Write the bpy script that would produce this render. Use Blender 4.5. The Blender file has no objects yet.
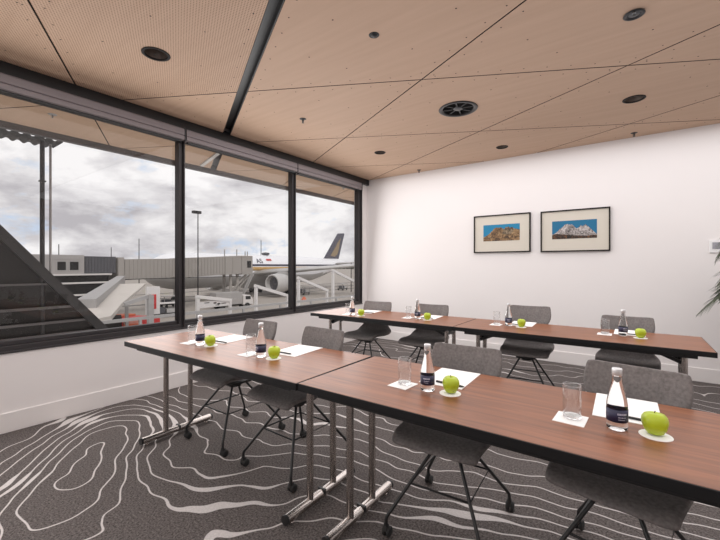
import bpy, bmesh, math, random
from mathutils import Vector, Matrix
random.seed(7)
D = bpy.data
COL = bpy.context.scene.collection
PI = math.pi
R = math.radians

# ------------------------------------------------------------------ helpers
def link(o):
    COL.objects.link(o); return o

def tag(o, label=None, cat=None, group=None, kind=None):
    if label: o['label'] = label
    if cat: o['category'] = cat
    if group: o['group'] = group
    if kind: o['kind'] = kind
    return o

def empty(name, loc=(0, 0, 0), rz=0.0, label=None, cat=None, group=None):
    o = D.objects.new(name, None); link(o)
    o.empty_display_size = 0.05
    o.location = loc; o.rotation_euler = (0, 0, rz)
    return tag(o, label, cat, group)

class MB:
    """collects shapes into one mesh"""
    def __init__(self): self.v = []; self.f = []; self.m = []; self.s = []
    def add(self, vs, fs, mi=0, smooth=False):
        n = len(self.v)
        self.v += [tuple(p) for p in vs]
        for f in fs:
            self.f.append([i + n for i in f]); self.m.append(mi); self.s.append(smooth)
        return self
    def box(self, x0, x1, y0, y1, z0, z1, mi=0):
        vs = [(x, y, z) for z in (z0, z1) for y in (y0, y1) for x in (x0, x1)]
        fs = [(0, 2, 3, 1), (4, 5, 7, 6), (0, 1, 5, 4), (2, 6, 7, 3), (0, 4, 6, 2), (1, 3, 7, 5)]
        return self.add(vs, fs, mi)
    def bar(self, p, q, w, h, mi=0, up=(0, 0, 1)):
        p = Vector(p); q = Vector(q); d = (q - p).normalized(); up = Vector(up)
        if abs(d.dot(up)) > .98: up = Vector((0, 1, 0))
        s = d.cross(up).normalized(); u = s.cross(d)
        vs = [e + s * a * w / 2 + u * b * h / 2 for e in (p, q) for a, b in ((-1, -1), (1, -1), (1, 1), (-1, 1))]
        fs = [(0, 1, 2, 3), (7, 6, 5, 4), (0, 4, 5, 1), (1, 5, 6, 2), (2, 6, 7, 3), (3, 7, 4, 0)]
        return self.add(vs, fs, mi)
    def tube(self, pts, r, seg=10, mi=0, caps=True):
        pts = [Vector(p) for p in pts]
        rs = r if isinstance(r, (list, tuple)) else [r] * len(pts)
        rings = []; prev = None
        for i, p in enumerate(pts):
            if i == 0: d = pts[1] - p
            elif i == len(pts) - 1: d = p - pts[i - 1]
            else: d = (pts[i + 1] - p).normalized() + (p - pts[i - 1]).normalized()
            d.normalize()
            if prev is None:
                a = Vector((0, 0, 1)) if abs(d.z) < .9 else Vector((1, 0, 0))
                s = d.cross(a).normalized()
            else:
                s = (prev - d * prev.dot(d)).normalized()
            prev = s; u = d.cross(s)
            rings.append([p + (s * math.cos(t) + u * math.sin(t)) * rs[i] for t in [2 * PI * k / seg for k in range(seg)]])
        vs = [v for rg in rings for v in rg]; fs = []
        for i in range(len(pts) - 1):
            for k in range(seg):
                a = i * seg + k; b = i * seg + (k + 1) % seg
                fs.append((a, b, b + seg, a + seg))
        self.add(vs, fs, mi, True)
        if caps:
            self.add(rings[0], [tuple(range(seg))[::-1]], mi)
            self.add(rings[-1], [tuple(range(seg))], mi)
        return self
    def lathe(self, prof, seg=24, mi=0, c=(0, 0, 0), axis='z', smooth=True):
        """prof: list of (r, z); zero radius closes"""
        vs = []; idx = []
        for r, z in prof:
            if r < 1e-6:
                idx.append([len(vs)]); vs.append((0, 0, z))
            else:
                idx.append(list(range(len(vs), len(vs) + seg)))
                vs += [(r * math.cos(2 * PI * k / seg), r * math.sin(2 * PI * k / seg), z) for k in range(seg)]
        fs = []
        for a, b in zip(idx[:-1], idx[1:]):
            for k in range(seg):
                k2 = (k + 1) % seg
                if len(a) == 1 and len(b) == 1: continue
                if len(a) == 1: fs.append((a[0], b[k2], b[k]))
                elif len(b) == 1: fs.append((a[k], a[k2], b[0]))
                else: fs.append((a[k], a[k2], b[k2], b[k]))
        if axis == 'x': vs = [(z, x, y) for x, y, z in vs]
        if axis == 'y': vs = [(y, z, x) for x, y, z in vs]
        vs = [(x + c[0], y + c[1], z + c[2]) for x, y, z in vs]
        return self.add(vs, fs, mi, smooth)
    def prism(self, poly, a, b, plane='xy', mi=0):
        """extrude a 2-D polygon between a and b along the remaining axis"""
        def P(p, t):
            return {'xy': (p[0], p[1], t), 'yz': (t, p[0], p[1]), 'xz': (p[0], t, p[1])}[plane]
        n = len(poly)
        vs = [P(p, a) for p in poly] + [P(p, b) for p in poly]
        fs = [tuple(range(n))[::-1], tuple(range(n, 2 * n))] + [(i, (i + 1) % n, n + (i + 1) % n, n + i) for i in range(n)]
        return self.add(vs, fs, mi)
    def build(self, name, mats, parent=None, loc=None, bevel=0, bseg=2, fix=True):
        me = D.meshes.new(name); me.from_pydata(self.v, [], self.f)
        if not isinstance(mats, (list, tuple)): mats = [mats]
        for m in mats: me.materials.append(m)
        for p, mi, s in zip(me.polygons, self.m, self.s):
            p.material_index = mi; p.use_smooth = s
        if fix:
            bm = bmesh.new(); bm.from_mesh(me)
            bmesh.ops.recalc_face_normals(bm, faces=bm.faces); bm.to_mesh(me); bm.free()
        me.update()
        o = D.objects.new(name, me); link(o)
        if parent: o.parent = parent
        if loc: o.location = loc
        if bevel:
            bv = o.modifiers.new('bevel', 'BEVEL'); bv.width = bevel; bv.segments = bseg
            bv.limit_method = 'ANGLE'; bv.angle_limit = R(40)
        return o

def copy_tree(o, parent=None):
    c = o.copy(); link(c)
    if parent: c.parent = parent
    for ch in list(o.children): copy_tree(ch, c)
    return c

def struct(o):
    o['kind'] = 'structure'; return o

# ------------------------------------------------------------------ materials
def newmat(name):
    m = D.materials.new(name); m.use_nodes = True
    nt = m.node_tree; b = nt.nodes['Principled BSDF']
    return m, nt, b

def srgb(r, g, b):
    f = lambda c: (c / 255 / 12.92) if c / 255 <= .04045 else ((c / 255 + .055) / 1.055) ** 2.4
    return (f(r), f(g), f(b), 1)

def mat(name, col, rough=.5, metal=0., spec=.5, var=.06, scale=20., bump=0., bscale=200., stretch=None, coat=0.):
    m, nt, b = newmat(name)
    tc = nt.nodes.new('ShaderNodeTexCoord'); mp = nt.nodes.new('ShaderNodeMapping')
    nt.links.new(tc.outputs['Object'], mp.inputs['Vector'])
    if stretch: mp.inputs['Scale'].default_value = stretch
    n = nt.nodes.new('ShaderNodeTexNoise'); n.inputs['Scale'].default_value = scale; n.inputs['Detail'].default_value = 5
    nt.links.new(mp.outputs[0], n.inputs['Vector'])
    mx = nt.nodes.new('ShaderNodeMix'); mx.data_type = 'RGBA'
    c = Vector(col[:3])
    mx.inputs[6].default_value = (*(c * (1 - var)), 1); mx.inputs[7].default_value = (*[min(1, k) for k in c * (1 + var)], 1)
    nt.links.new(n.outputs['Fac'], mx.inputs[0]); nt.links.new(mx.outputs[2], b.inputs['Base Color'])
    b.inputs['Roughness'].default_value = rough; b.inputs['Metallic'].default_value = metal
    b.inputs['Specular IOR Level'].default_value = spec; b.inputs['Coat Weight'].default_value = coat
    if bump:
        n2 = nt.nodes.new('ShaderNodeTexNoise'); n2.inputs['Scale'].default_value = bscale; n2.inputs['Detail'].default_value = 3
        nt.links.new(tc.outputs['Object'], n2.inputs['Vector'])
        bp = nt.nodes.new('ShaderNodeBump'); bp.inputs['Strength'].default_value = bump; bp.inputs['Distance'].default_value = .004
        nt.links.new(n2.outputs['Fac'], bp.inputs['Height']); nt.links.new(bp.outputs[0], b.inputs['Normal'])
    return m

M = {}
M['wall'] = mat('wall_paint', (.80, .765, .755), .75, var=.012, scale=3, spec=.3)
M['base'] = mat('baseboard_paint', (.80, .765, .75), .5, var=.012, scale=3)
M['black'] = mat('black_metal', (.012, .012, .013), .4, var=.1, scale=8)
M['blackedge'] = mat('black_edge_banding', (.009, .009, .010), .45, spec=.3, var=.1, scale=30)
M['frame'] = mat('window_frame_metal', (.034, .030, .032), .45, var=.06, scale=6)
M['cassette'] = mat('blind_cassette_metal', (.22, .19, .195), .55, var=.04, scale=6, metal=.2)
M['darkvoid'] = mat('dark_backing', (.02, .018, .017), .9, var=.2)
M['steel'] = mat('brushed_steel', (.50, .46, .435), .26, metal=1., var=.02, scale=6)
M['plastic'] = mat('black_plastic', (.015, .015, .016), .35, var=.1)
M['shell'] = mat('grey_chair_fabric', (.195, .178, .173), .95, var=.55, scale=75, bump=.5, bscale=450, spec=.15)
M['blackleg'] = mat('black_powder_coat', (.012, .012, .013), .38, var=.1)
M['paper'] = mat('white_paper', (.87, .86, .85), .7, var=.01)
M['apple'] = mat('green_apple_skin', (.43, .54, .022), .3, var=.2, scale=14, stretch=(1, 1, .35))
M['stem'] = mat('apple_stem_brown', (.10, .06, .03), .8, var=.3)
M['cap'] = mat('bottle_cap_silver', (.72, .72, .73), .3, metal=.6, var=.05)
M['mount'] = mat('picture_mount_cream', (.62, .575, .50), .8, var=.015)
M['pframe'] = mat('dark_picture_frame', (.012, .008, .007), .5, spec=.2, var=.2)
M['leaf'] = mat('palm_leaf', (.038, .055, .022), .5, var=.5, scale=25)
M['trunk'] = mat('palm_stem', (.12, .10, .055), .8, var=.3)
M['pot'] = mat('charcoal_pot', (.05, .05, .052), .5, var=.1)
M['soil'] = mat('potting_soil', (.03, .022, .015), 1, var=.5, scale=60)
M['plate'] = mat('white_plate_plastic', (.80, .79, .79), .4, var=.01)
M['platein'] = mat('grey_display', (.33, .33, .36), .25, var=.3, scale=40)
# outside
M['concrete'] = mat('apron_concrete', (.36, .322, .285), .9, var=.12, scale=.15)
M['drain'] = mat('dark_asphalt_strip', (.12, .115, .11), .9, var=.2, scale=.4)
M['planewhite'] = mat('aircraft_white_paint', (.86, .86, .88), .3, var=.02, scale=.5)
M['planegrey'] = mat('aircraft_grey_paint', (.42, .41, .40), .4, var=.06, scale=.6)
M['navy'] = mat('navy_paint', (.06, .058, .085), .4, var=.08, scale=1)
M['gold'] = mat('gold_paint', (.50, .30, .10), .45, var=.1, scale=1)
M['goldtail'] = mat('muted_gold_paint', (.30, .22, .12), .5, var=.12, scale=1)
M['red'] = mat('red_paint', (.55, .03, .03), .45, var=.1)
M['orange'] = mat('orange_red_paint', (.55, .12, .05), .5, var=.1, scale=2)
M['bridge'] = mat('jet_bridge_panel', (.34, .315, .29), .55, var=.05, scale=1)
M['bridgedark'] = mat('jet_bridge_bellows', (.085, .085, .095), .6, var=.1, scale=2)
M['outgrey'] = mat('light_grey_steel', (.36, .345, .335), .55, var=.05, scale=2)
M['outwhite'] = mat('outdoor_white_paint', (.66, .63, .61), .6, var=.04, scale=1)
M['roofwhite'] = mat('white_roof_sheet', (.58, .535, .485), .7, var=.05, scale=.8)
M['terminal'] = mat('terminal_cladding', (.36, .34, .33), .7, var=.05, scale=.4)
M['termdark'] = mat('dark_facade_glass', (.012, .012, .012), .6, var=.2, scale=.3, spec=.2)
M['darkclad'] = mat('dark_sheet_cladding', (.024, .022, .021), .8, spec=.2, var=.25, scale=1.5)
M['darkbeam'] = mat('dark_painted_steel', (.018, .016, .016), .5, var=.15, scale=3)
M['tree'] = mat('tree_line_foliage', (.10, .105, .085), 1, var=.4, scale=.05)
M['rubber'] = mat('black_rubber', (.02, .02, .02), .7, var=.1)
M['fascia'] = mat('grey_fascia_metal', (.085, .075, .074), .5, var=.1, scale=2)

def glass_thin(name, rough=0.0, tint=(1, 1, 1), ior=1.45, refl=1.0):
    m = D.materials.new(name); m.use_nodes = True; nt = m.node_tree; nt.nodes.clear()
    out = nt.nodes.new('ShaderNodeOutputMaterial'); mix = nt.nodes.new('ShaderNodeMixShader')
    tr = nt.nodes.new('ShaderNodeBsdfTransparent'); gl = nt.nodes.new('ShaderNodeBsdfGlossy')
    fr = nt.nodes.new('ShaderNodeFresnel')
    # same reflectance on both faces of the thin sheet (the Fresnel node inverts the index on back faces)
    ge = nt.nodes.new('ShaderNodeNewGeometry'); mi = nt.nodes.new('ShaderNodeMix')
    mi.inputs[2].default_value = ior; mi.inputs[3].default_value = 1 / ior
    nt.links.new(ge.outputs['Backfacing'], mi.inputs[0]); nt.links.new(mi.outputs[0], fr.inputs['IOR'])
    ml = nt.nodes.new('ShaderNodeMath'); ml.operation = 'MULTIPLY'; ml.inputs[1].default_value = refl
    tr.inputs['Color'].default_value = (*tint, 1); gl.inputs['Roughness'].default_value = rough
    nt.links.new(fr.outputs[0], ml.inputs[0]); nt.links.new(ml.outputs[0], mix.inputs[0])
    nt.links.new(tr.outputs[0], mix.inputs[1]); nt.links.new(gl.outputs[0], mix.inputs[2])
    nt.links.new(mix.outputs[0], out.inputs['Surface'])
    return m
M['pane'] = glass_thin('window_glass', tint=(.98, .98, .98), ior=1.5, refl=.5)
M['tumbler'] = glass_thin('tumbler_glass', tint=(.965, .965, .965), ior=1.5, refl=.75)
def glass_solid(name, col, ior):
    m, nt, b = newmat(name)
    b.inputs['Base Color'].default_value = (*col, 1); b.inputs['Roughness'].default_value = .01
    b.inputs['Transmission Weight'].default_value = 1; b.inputs['IOR'].default_value = ior
    return m
M['rimglass'] = glass_thin('glass_rim', tint=(.80, .80, .80), ior=1.9, refl=1.6)
M['bottle'] = glass_solid('water_filled_glass', (.97, .98, .98), 1.36)

def wood_table():
    m, nt, b = newmat('walnut_laminate')
    tc = nt.nodes.new('ShaderNodeTexCoord'); mp = nt.nodes.new('ShaderNodeMapping')
    mp.inputs['Scale'].default_value = (.9, 14, 14)
    nt.links.new(tc.outputs['Object'], mp.inputs['Vector'])
    n = nt.nodes.new('ShaderNodeTexNoise'); n.inputs['Scale'].default_value = 2.2; n.inputs['Detail'].default_value = 8; n.inputs['Roughness'].default_value = .62; n.inputs['Distortion'].default_value = .5
    nt.links.new(mp.outputs[0], n.inputs['Vector'])
    cr = nt.nodes.new('ShaderNodeValToRGB')
    e = cr.color_ramp.elements
    e[0].position = .3; e[0].color = (.135, .046, .019, 1)
    e[1].position = .72; e[1].color = (.31, .112, .046, 1)
    x = e.new(.52); x.color = (.225, .080, .032, 1)
    nt.links.new(n.outputs['Fac'], cr.inputs[0]); nt.links.new(cr.outputs[0], b.inputs['Base Color'])
    b.inputs['Roughness'].default_value = .38; b.inputs['Specular IOR Level'].default_value = .55
    return m
M['wood'] = wood_table()

def ply(name, perf=False):
    m, nt, b = newmat(name)
    L = nt.links.new
    tc = nt.nodes.new('ShaderNodeTexCoord'); mp = nt.nodes.new('ShaderNodeMapping')
    mp.inputs['Scale'].default_value = (.7, 9, 1); mp.inputs['Rotation'].default_value = (0, 0, R(-8))
    L(tc.outputs['Object'], mp.inputs['Vector'])
    n = nt.nodes.new('ShaderNodeTexNoise'); n.inputs['Scale'].default_value = 2; n.inputs['Detail'].default_value = 6
    L(mp.outputs[0], n.inputs['Vector'])
    cr = nt.nodes.new('ShaderNodeValToRGB'); e = cr.color_ramp.elements
    e[0].position = .3; e[0].color = (.535, .368, .262, 1); e[1].position = .7; e[1].color = (.575, .402, .290, 1)
    L(n.outputs['Fac'], cr.inputs[0])
    col = cr.outputs[0]
    if perf:
        # regular field of small drilled holes
        sp = nt.nodes.new('ShaderNodeMapping'); sp.inputs['Rotation'].default_value = (0, 0, R(28)); sp.inputs['Scale'].default_value = (62, 62, 62)
        L(tc.outputs['Object'], sp.inputs['Vector'])
        fr = nt.nodes.new('ShaderNodeVectorMath'); fr.operation = 'FRACTION'; L(sp.outputs[0], fr.inputs[0])
        sb = nt.nodes.new('ShaderNodeVectorMath'); sb.operation = 'SUBTRACT'; L(fr.outputs[0], sb.inputs[0]); sb.inputs[1].default_value = (.5, .5, 0)
        ml = nt.nodes.new('ShaderNodeVectorMath'); ml.operation = 'MULTIPLY'; L(sb.outputs[0], ml.inputs[0]); ml.inputs[1].default_value = (1, 1, 0)
        ln = nt.nodes.new('ShaderNodeVectorMath'); ln.operation = 'LENGTH'; L(ml.outputs[0], ln.inputs[0])
        lt = nt.nodes.new('ShaderNodeMath'); lt.operation = 'LESS_THAN'; L(ln.outputs['Value'], lt.inputs[0]); lt.inputs[1].default_value = .24
        mx = nt.nodes.new('ShaderNodeMix'); mx.data_type = 'RGBA'; L(lt.outputs[0], mx.inputs[0]); L(col, mx.inputs[6]); mx.inputs[7].default_value = (.26, .16, .105, 1)
        col = mx.outputs[2]
    L(col, b.inputs['Base Color']); b.inputs['Roughness'].default_value = .6; b.inputs['Specular IOR Level'].default_value = .2
    return m
M['ply'] = ply('birch_plywood'); M['plyperf'] = ply('perforated_birch_plywood', True)

def carpet():
    m, nt, b = newmat('contour_carpet')
    N = nt.nodes.new; L = nt.links.new
    def math_(op, a, c=None, d=None):
        n = N('ShaderNodeMath'); n.operation = op
        for i, v in enumerate((a, c, d)):
            if v is None: continue
            if isinstance(v, (int, float)): n.inputs[i].default_value = v
            else: L(v, n.inputs[i])
        return n.outputs[0]
    geo = N('ShaderNodeTexCoord')
    def gauss(vec, cx, cy, ang, sx, sy, amp):
        mp = N('ShaderNodeMapping'); mp.vector_type = 'TEXTURE'
        mp.inputs['Location'].default_value = (cx, cy, 0); mp.inputs['Rotation'].default_value = (0, 0, R(ang)); mp.inputs['Scale'].default_value = (sx, sy, 1)
        L(vec, mp.inputs['Vector'])
        ml = N('ShaderNodeVectorMath'); ml.operation = 'MULTIPLY'; L(mp.outputs[0], ml.inputs[0]); ml.inputs[1].default_value = (1, 1, 0)
        dt = N('ShaderNodeVectorMath'); dt.operation = 'DOT_PRODUCT'; L(ml.outputs[0], dt.inputs[0]); L(ml.outputs[0], dt.inputs[1])
        e = math_('POWER', 2.71828, math_('MULTIPLY', dt.outputs['Value'], -1.0))
        return math_('MULTIPLY', e, amp)
    def field(vec):
        rel = N('ShaderNodeVectorMath'); rel.operation = 'SUBTRACT'; L(vec, rel.inputs[0]); rel.inputs[1].default_value = (-1.45, 1.05, 0)
        du = N('ShaderNodeVectorMath'); du.operation = 'DOT_PRODUCT'; L(rel.outputs[0], du.inputs[0]); du.inputs[1].default_value = (.85, .53, 0)
        dv = N('ShaderNodeVectorMath'); dv.operation = 'DOT_PRODUCT'; L(rel.outputs[0], dv.inputs[0]); dv.inputs[1].default_value = (-.53, .85, 0)
        um = math_('MINIMUM', du.outputs['Value'], 0)
        f = math_('SQRT', math_('ADD', math_('ADD', math_('MULTIPLY', um, um), math_('MULTIPLY', dv.outputs['Value'], dv.outputs['Value'])), .01))
        f = math_('MULTIPLY', math_('TANH', math_('DIVIDE', f, 1.25)), 7.0)
        sy = N('ShaderNodeSeparateXYZ'); L(vec, sy.inputs[0])
        f = math_('ADD', f, math_('MULTIPLY', math_('MAXIMUM', math_('SUBTRACT', sy.outputs['Y'], 1.6), 0), 4.0))
        n = N('ShaderNodeTexNoise'); n.inputs['Scale'].default_value = 1.15; n.inputs['Detail'].default_value = .6
        L(vec, n.inputs['Vector']); f = math_('ADD', f, math_('MULTIPLY', n.outputs['Fac'], 3.6))
        n = N('ShaderNodeTexNoise'); n.inputs['Scale'].default_value = 5.5; n.inputs['Detail'].default_value = 0
        L(vec, n.inputs['Vector']); f = math_('ADD', f, math_('MULTIPLY', n.outputs['Fac'], .8))
        for g in ((-2.98, .98, -37, .95, .40, -7.2), (.4, 2.8, 20, .9, .6, 3.0)):
            f = math_('ADD', f, gauss(vec, *g))
        return f
    def off(dx, dy):
        a = N('ShaderNodeVectorMath'); a.operation = 'ADD'; L(geo.outputs['Object'], a.inputs[0]); a.inputs[1].default_value = (dx, dy, 0)
        return a.outputs[0]
    f0 = field(off(0, 0)); fx = field(off(.01, 0)); fy = field(off(0, .01))
    gx = math_('DIVIDE', math_('SUBTRACT', fx, f0), .01); gy = math_('DIVIDE', math_('SUBTRACT', fy, f0), .01)
    gr = math_('SQRT', math_('ADD', math_('ADD', math_('MULTIPLY', gx, gx), math_('MULTIPLY', gy, gy)), 3.0))
    ph = math_('ABSOLUTE', math_('SUBTRACT', math_('FRACT', f0), .5))
    dist = math_('DIVIDE', ph, gr)
    n2 = N('ShaderNodeTexNoise'); n2.inputs['Scale'].default_value = 1.6; n2.inputs['Detail'].default_value = 0
    mp = N('ShaderNodeMapping'); mp.inputs['Location'].default_value = (3.3, 8.1, 0); L(geo.outputs['Object'], mp.inputs['Vector']); L(mp.outputs[0], n2.inputs['Vector'])
    wv = math_('MULTIPLY', math_('MAXIMUM', math_('SUBTRACT', n2.outputs['Fac'], .68), 0), .14)
    g1 = None
    for g in ((-1.90, 1.16, -35, .24, .14, .022), (-1.62, 1.05, -35, .2, .12, .014), (-.71, 1.9, 36, .20, .07, .030), (-3.84, 1.1, 40, .10, .10, .03), (-3.7, 1.22, 40, .1, .1, .03), (-2.1, 2.35, 40, .3, .12, .02)):
        q = gauss(geo.outputs['Object'], *g); g1 = q if g1 is None else math_('ADD', g1, q)
    w = math_('ADD', math_('ADD', wv, g1), .0044)
    mr = N('ShaderNodeMapRange'); mr.clamp = True
    L(math_('SUBTRACT', dist, w), mr.inputs['Value'])
    mr.inputs['From Min'].default_value = -.0015; mr.inputs['From Max'].default_value = .0015; mr.inputs['To Min'].default_value = 1; mr.inputs['To Max'].default_value = 0
    # loop pile flecks
    fl = N('ShaderNodeTexNoise'); fl.inputs['Scale'].default_value = 95; fl.inputs['Detail'].default_value = 6; fl.inputs['Roughness'].default_value = .75; L(geo.outputs['Object'], fl.inputs['Vector'])
    cr = N('ShaderNodeValToRGB'); e = cr.color_ramp.elements
    e[0].position = .36; e[0].color = (.035, .030, .029, 1); e[1].position = .66; e[1].color = (.200, .176, .168, 1); L(fl.outputs['Fac'], cr.inputs[0])
    cl = N('ShaderNodeValToRGB'); e = cl.color_ramp.elements
    e[0].position = .3; e[0].color = (.44, .41, .40, 1); e[1].position = .7; e[1].color = (.66, .62, .605, 1); L(fl.outputs['Fac'], cl.inputs[0])
    mx = N('ShaderNodeMix'); mx.data_type = 'RGBA'; L(mr.outputs[0], mx.inputs[0]); L(cr.outputs[0], mx.inputs[6]); L(cl.outputs[0], mx.inputs[7])
    L(mx.outputs[2], b.inputs['Base Color']); b.inputs['Roughness'].default_value = 1; b.inputs['Specular IOR Level'].default_value = .1
    bp = N('ShaderNodeBump'); bp.inputs['Strength'].default_value = .6; bp.inputs['Distance'].default_value = .004
    L(fl.outputs['Fac'], bp.inputs['Height']); L(bp.outputs[0], b.inputs['Normal'])
    return m
M['carpet'] = carpet()

def label_mat():
    m, nt, b = newmat('navy_bottle_label')
    N = nt.nodes.new; L = nt.links.new
    tc = N('ShaderNodeTexCoord'); n = N('ShaderNodeTexNoise'); n.inputs['Scale'].default_value = 30
    L(tc.outputs['Object'], n.inputs['Vector'])
    mx = N('ShaderNodeMix'); mx.data_type = 'RGBA'; L(n.outputs['Fac'], mx.inputs[0])
    mx.inputs[6].default_value = (.016, .016, .052, 1); mx.inputs[7].default_value = (.022, .022, .064, 1)
    L(mx.outputs[2], b.inputs['Base Color']); b.inputs['Roughness'].default_value = .4
    return m
M['label'] = label_mat()
M['labeltext'] = mat('pale_label_print', (.55, .55, .66), .5, var=.02)

def rock(name, dark, mid, light, scale):
    m, nt, b = newmat(name); N = nt.nodes.new; L = nt.links.new
    tc = N('ShaderNodeTexCoord'); n = N('ShaderNodeTexNoise'); n.inputs['Scale'].default_value = scale; n.inputs['Detail'].default_value = 7; n.inputs['Roughness'].default_value = .7; n.inputs['Distortion'].default_value = 1.2
    L(tc.outputs['Object'], n.inputs['Vector'])
    cr = N('ShaderNodeValToRGB'); e = cr.color_ramp.elements
    e[0].position = .38; e[0].color = (*dark, 1); e[1].position = .64; e[1].color = (*light, 1); x = e.new(.5); x.color = (*mid, 1)
    L(n.outputs['Fac'], cr.inputs[0]); L(cr.outputs[0], b.inputs['Base Color']); b.inputs['Roughness'].default_value = .6
    return m
M['rocktan'] = rock('tan_mountain_print', (.03, .017, .008), (.19, .105, .045), (.42, .28, .14), 16)
M['rockdark'] = rock('dark_mountain_print', (.015, .012, .01), (.10, .07, .04), (.33, .24, .15), 20)
M['rocksnow'] = rock('snowy_mountain_print', (.05, .045, .045), (.30, .27, .26), (.62, .58, .56), 22)
M['rockfoot'] = rock('brown_foothill_print', (.008, .006, .005), (.035, .02, .012), (.20, .08, .03), 24)
M['printsky'] = mat('blue_print_sky', (.003, .19, .36), .6, var=.08, scale=6)
M['printsky2'] = mat('deep_blue_print_sky', (.004, .135, .27), .6, var=.06, scale=6)

# ------------------------------------------------------------------ room shell
XW, YB, ZC = -3.955, 5.66, 2.87
XR, YF = 3.3, -3.2
struct(MB().box(XW - .2, XR, YF, YB + .1, -.12, 0).build('floor', M['carpet']))
struct(MB().box(XW - .25, XR + .1, YB, YB + .12, -.1, 3.1).build('wall_back', M['wall']))
struct(MB().box(XR, XR + .12, YF - .1, YB, -.1, 3.1).build('wall_right', M['wall']))
struct(MB().box(XW - .25, XR, YF - .12, YF, -.1, 3.1).build('wall_front', M['wall']))
SILL, HEAD = .615, 2.775
wl = MB().box(XW - .18, XW, YF, YB, -.1, SILL)
wl.box(XW - .18, XW, 5.51, YB, SILL, ZC)
wl.box(XW - .18, XW - .02, YF, YB, HEAD + .095, 3.1)
struct(wl.build('wall_left', M['wall']))
struct(MB().box(XW, XR, YB - .014, YB, 0, .155).build('baseboard_back', M['base'], bevel=.004))
struct(MB().box(XW, XW + .014, YF, YB - .014, 0, .155).build('baseboard_left', M['base'], bevel=.004))
struct(MB().box(XR - .014, XR, YF, YB - .014, 0, .155).build('baseboard_right', M['base'], bevel=.004))

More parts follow.
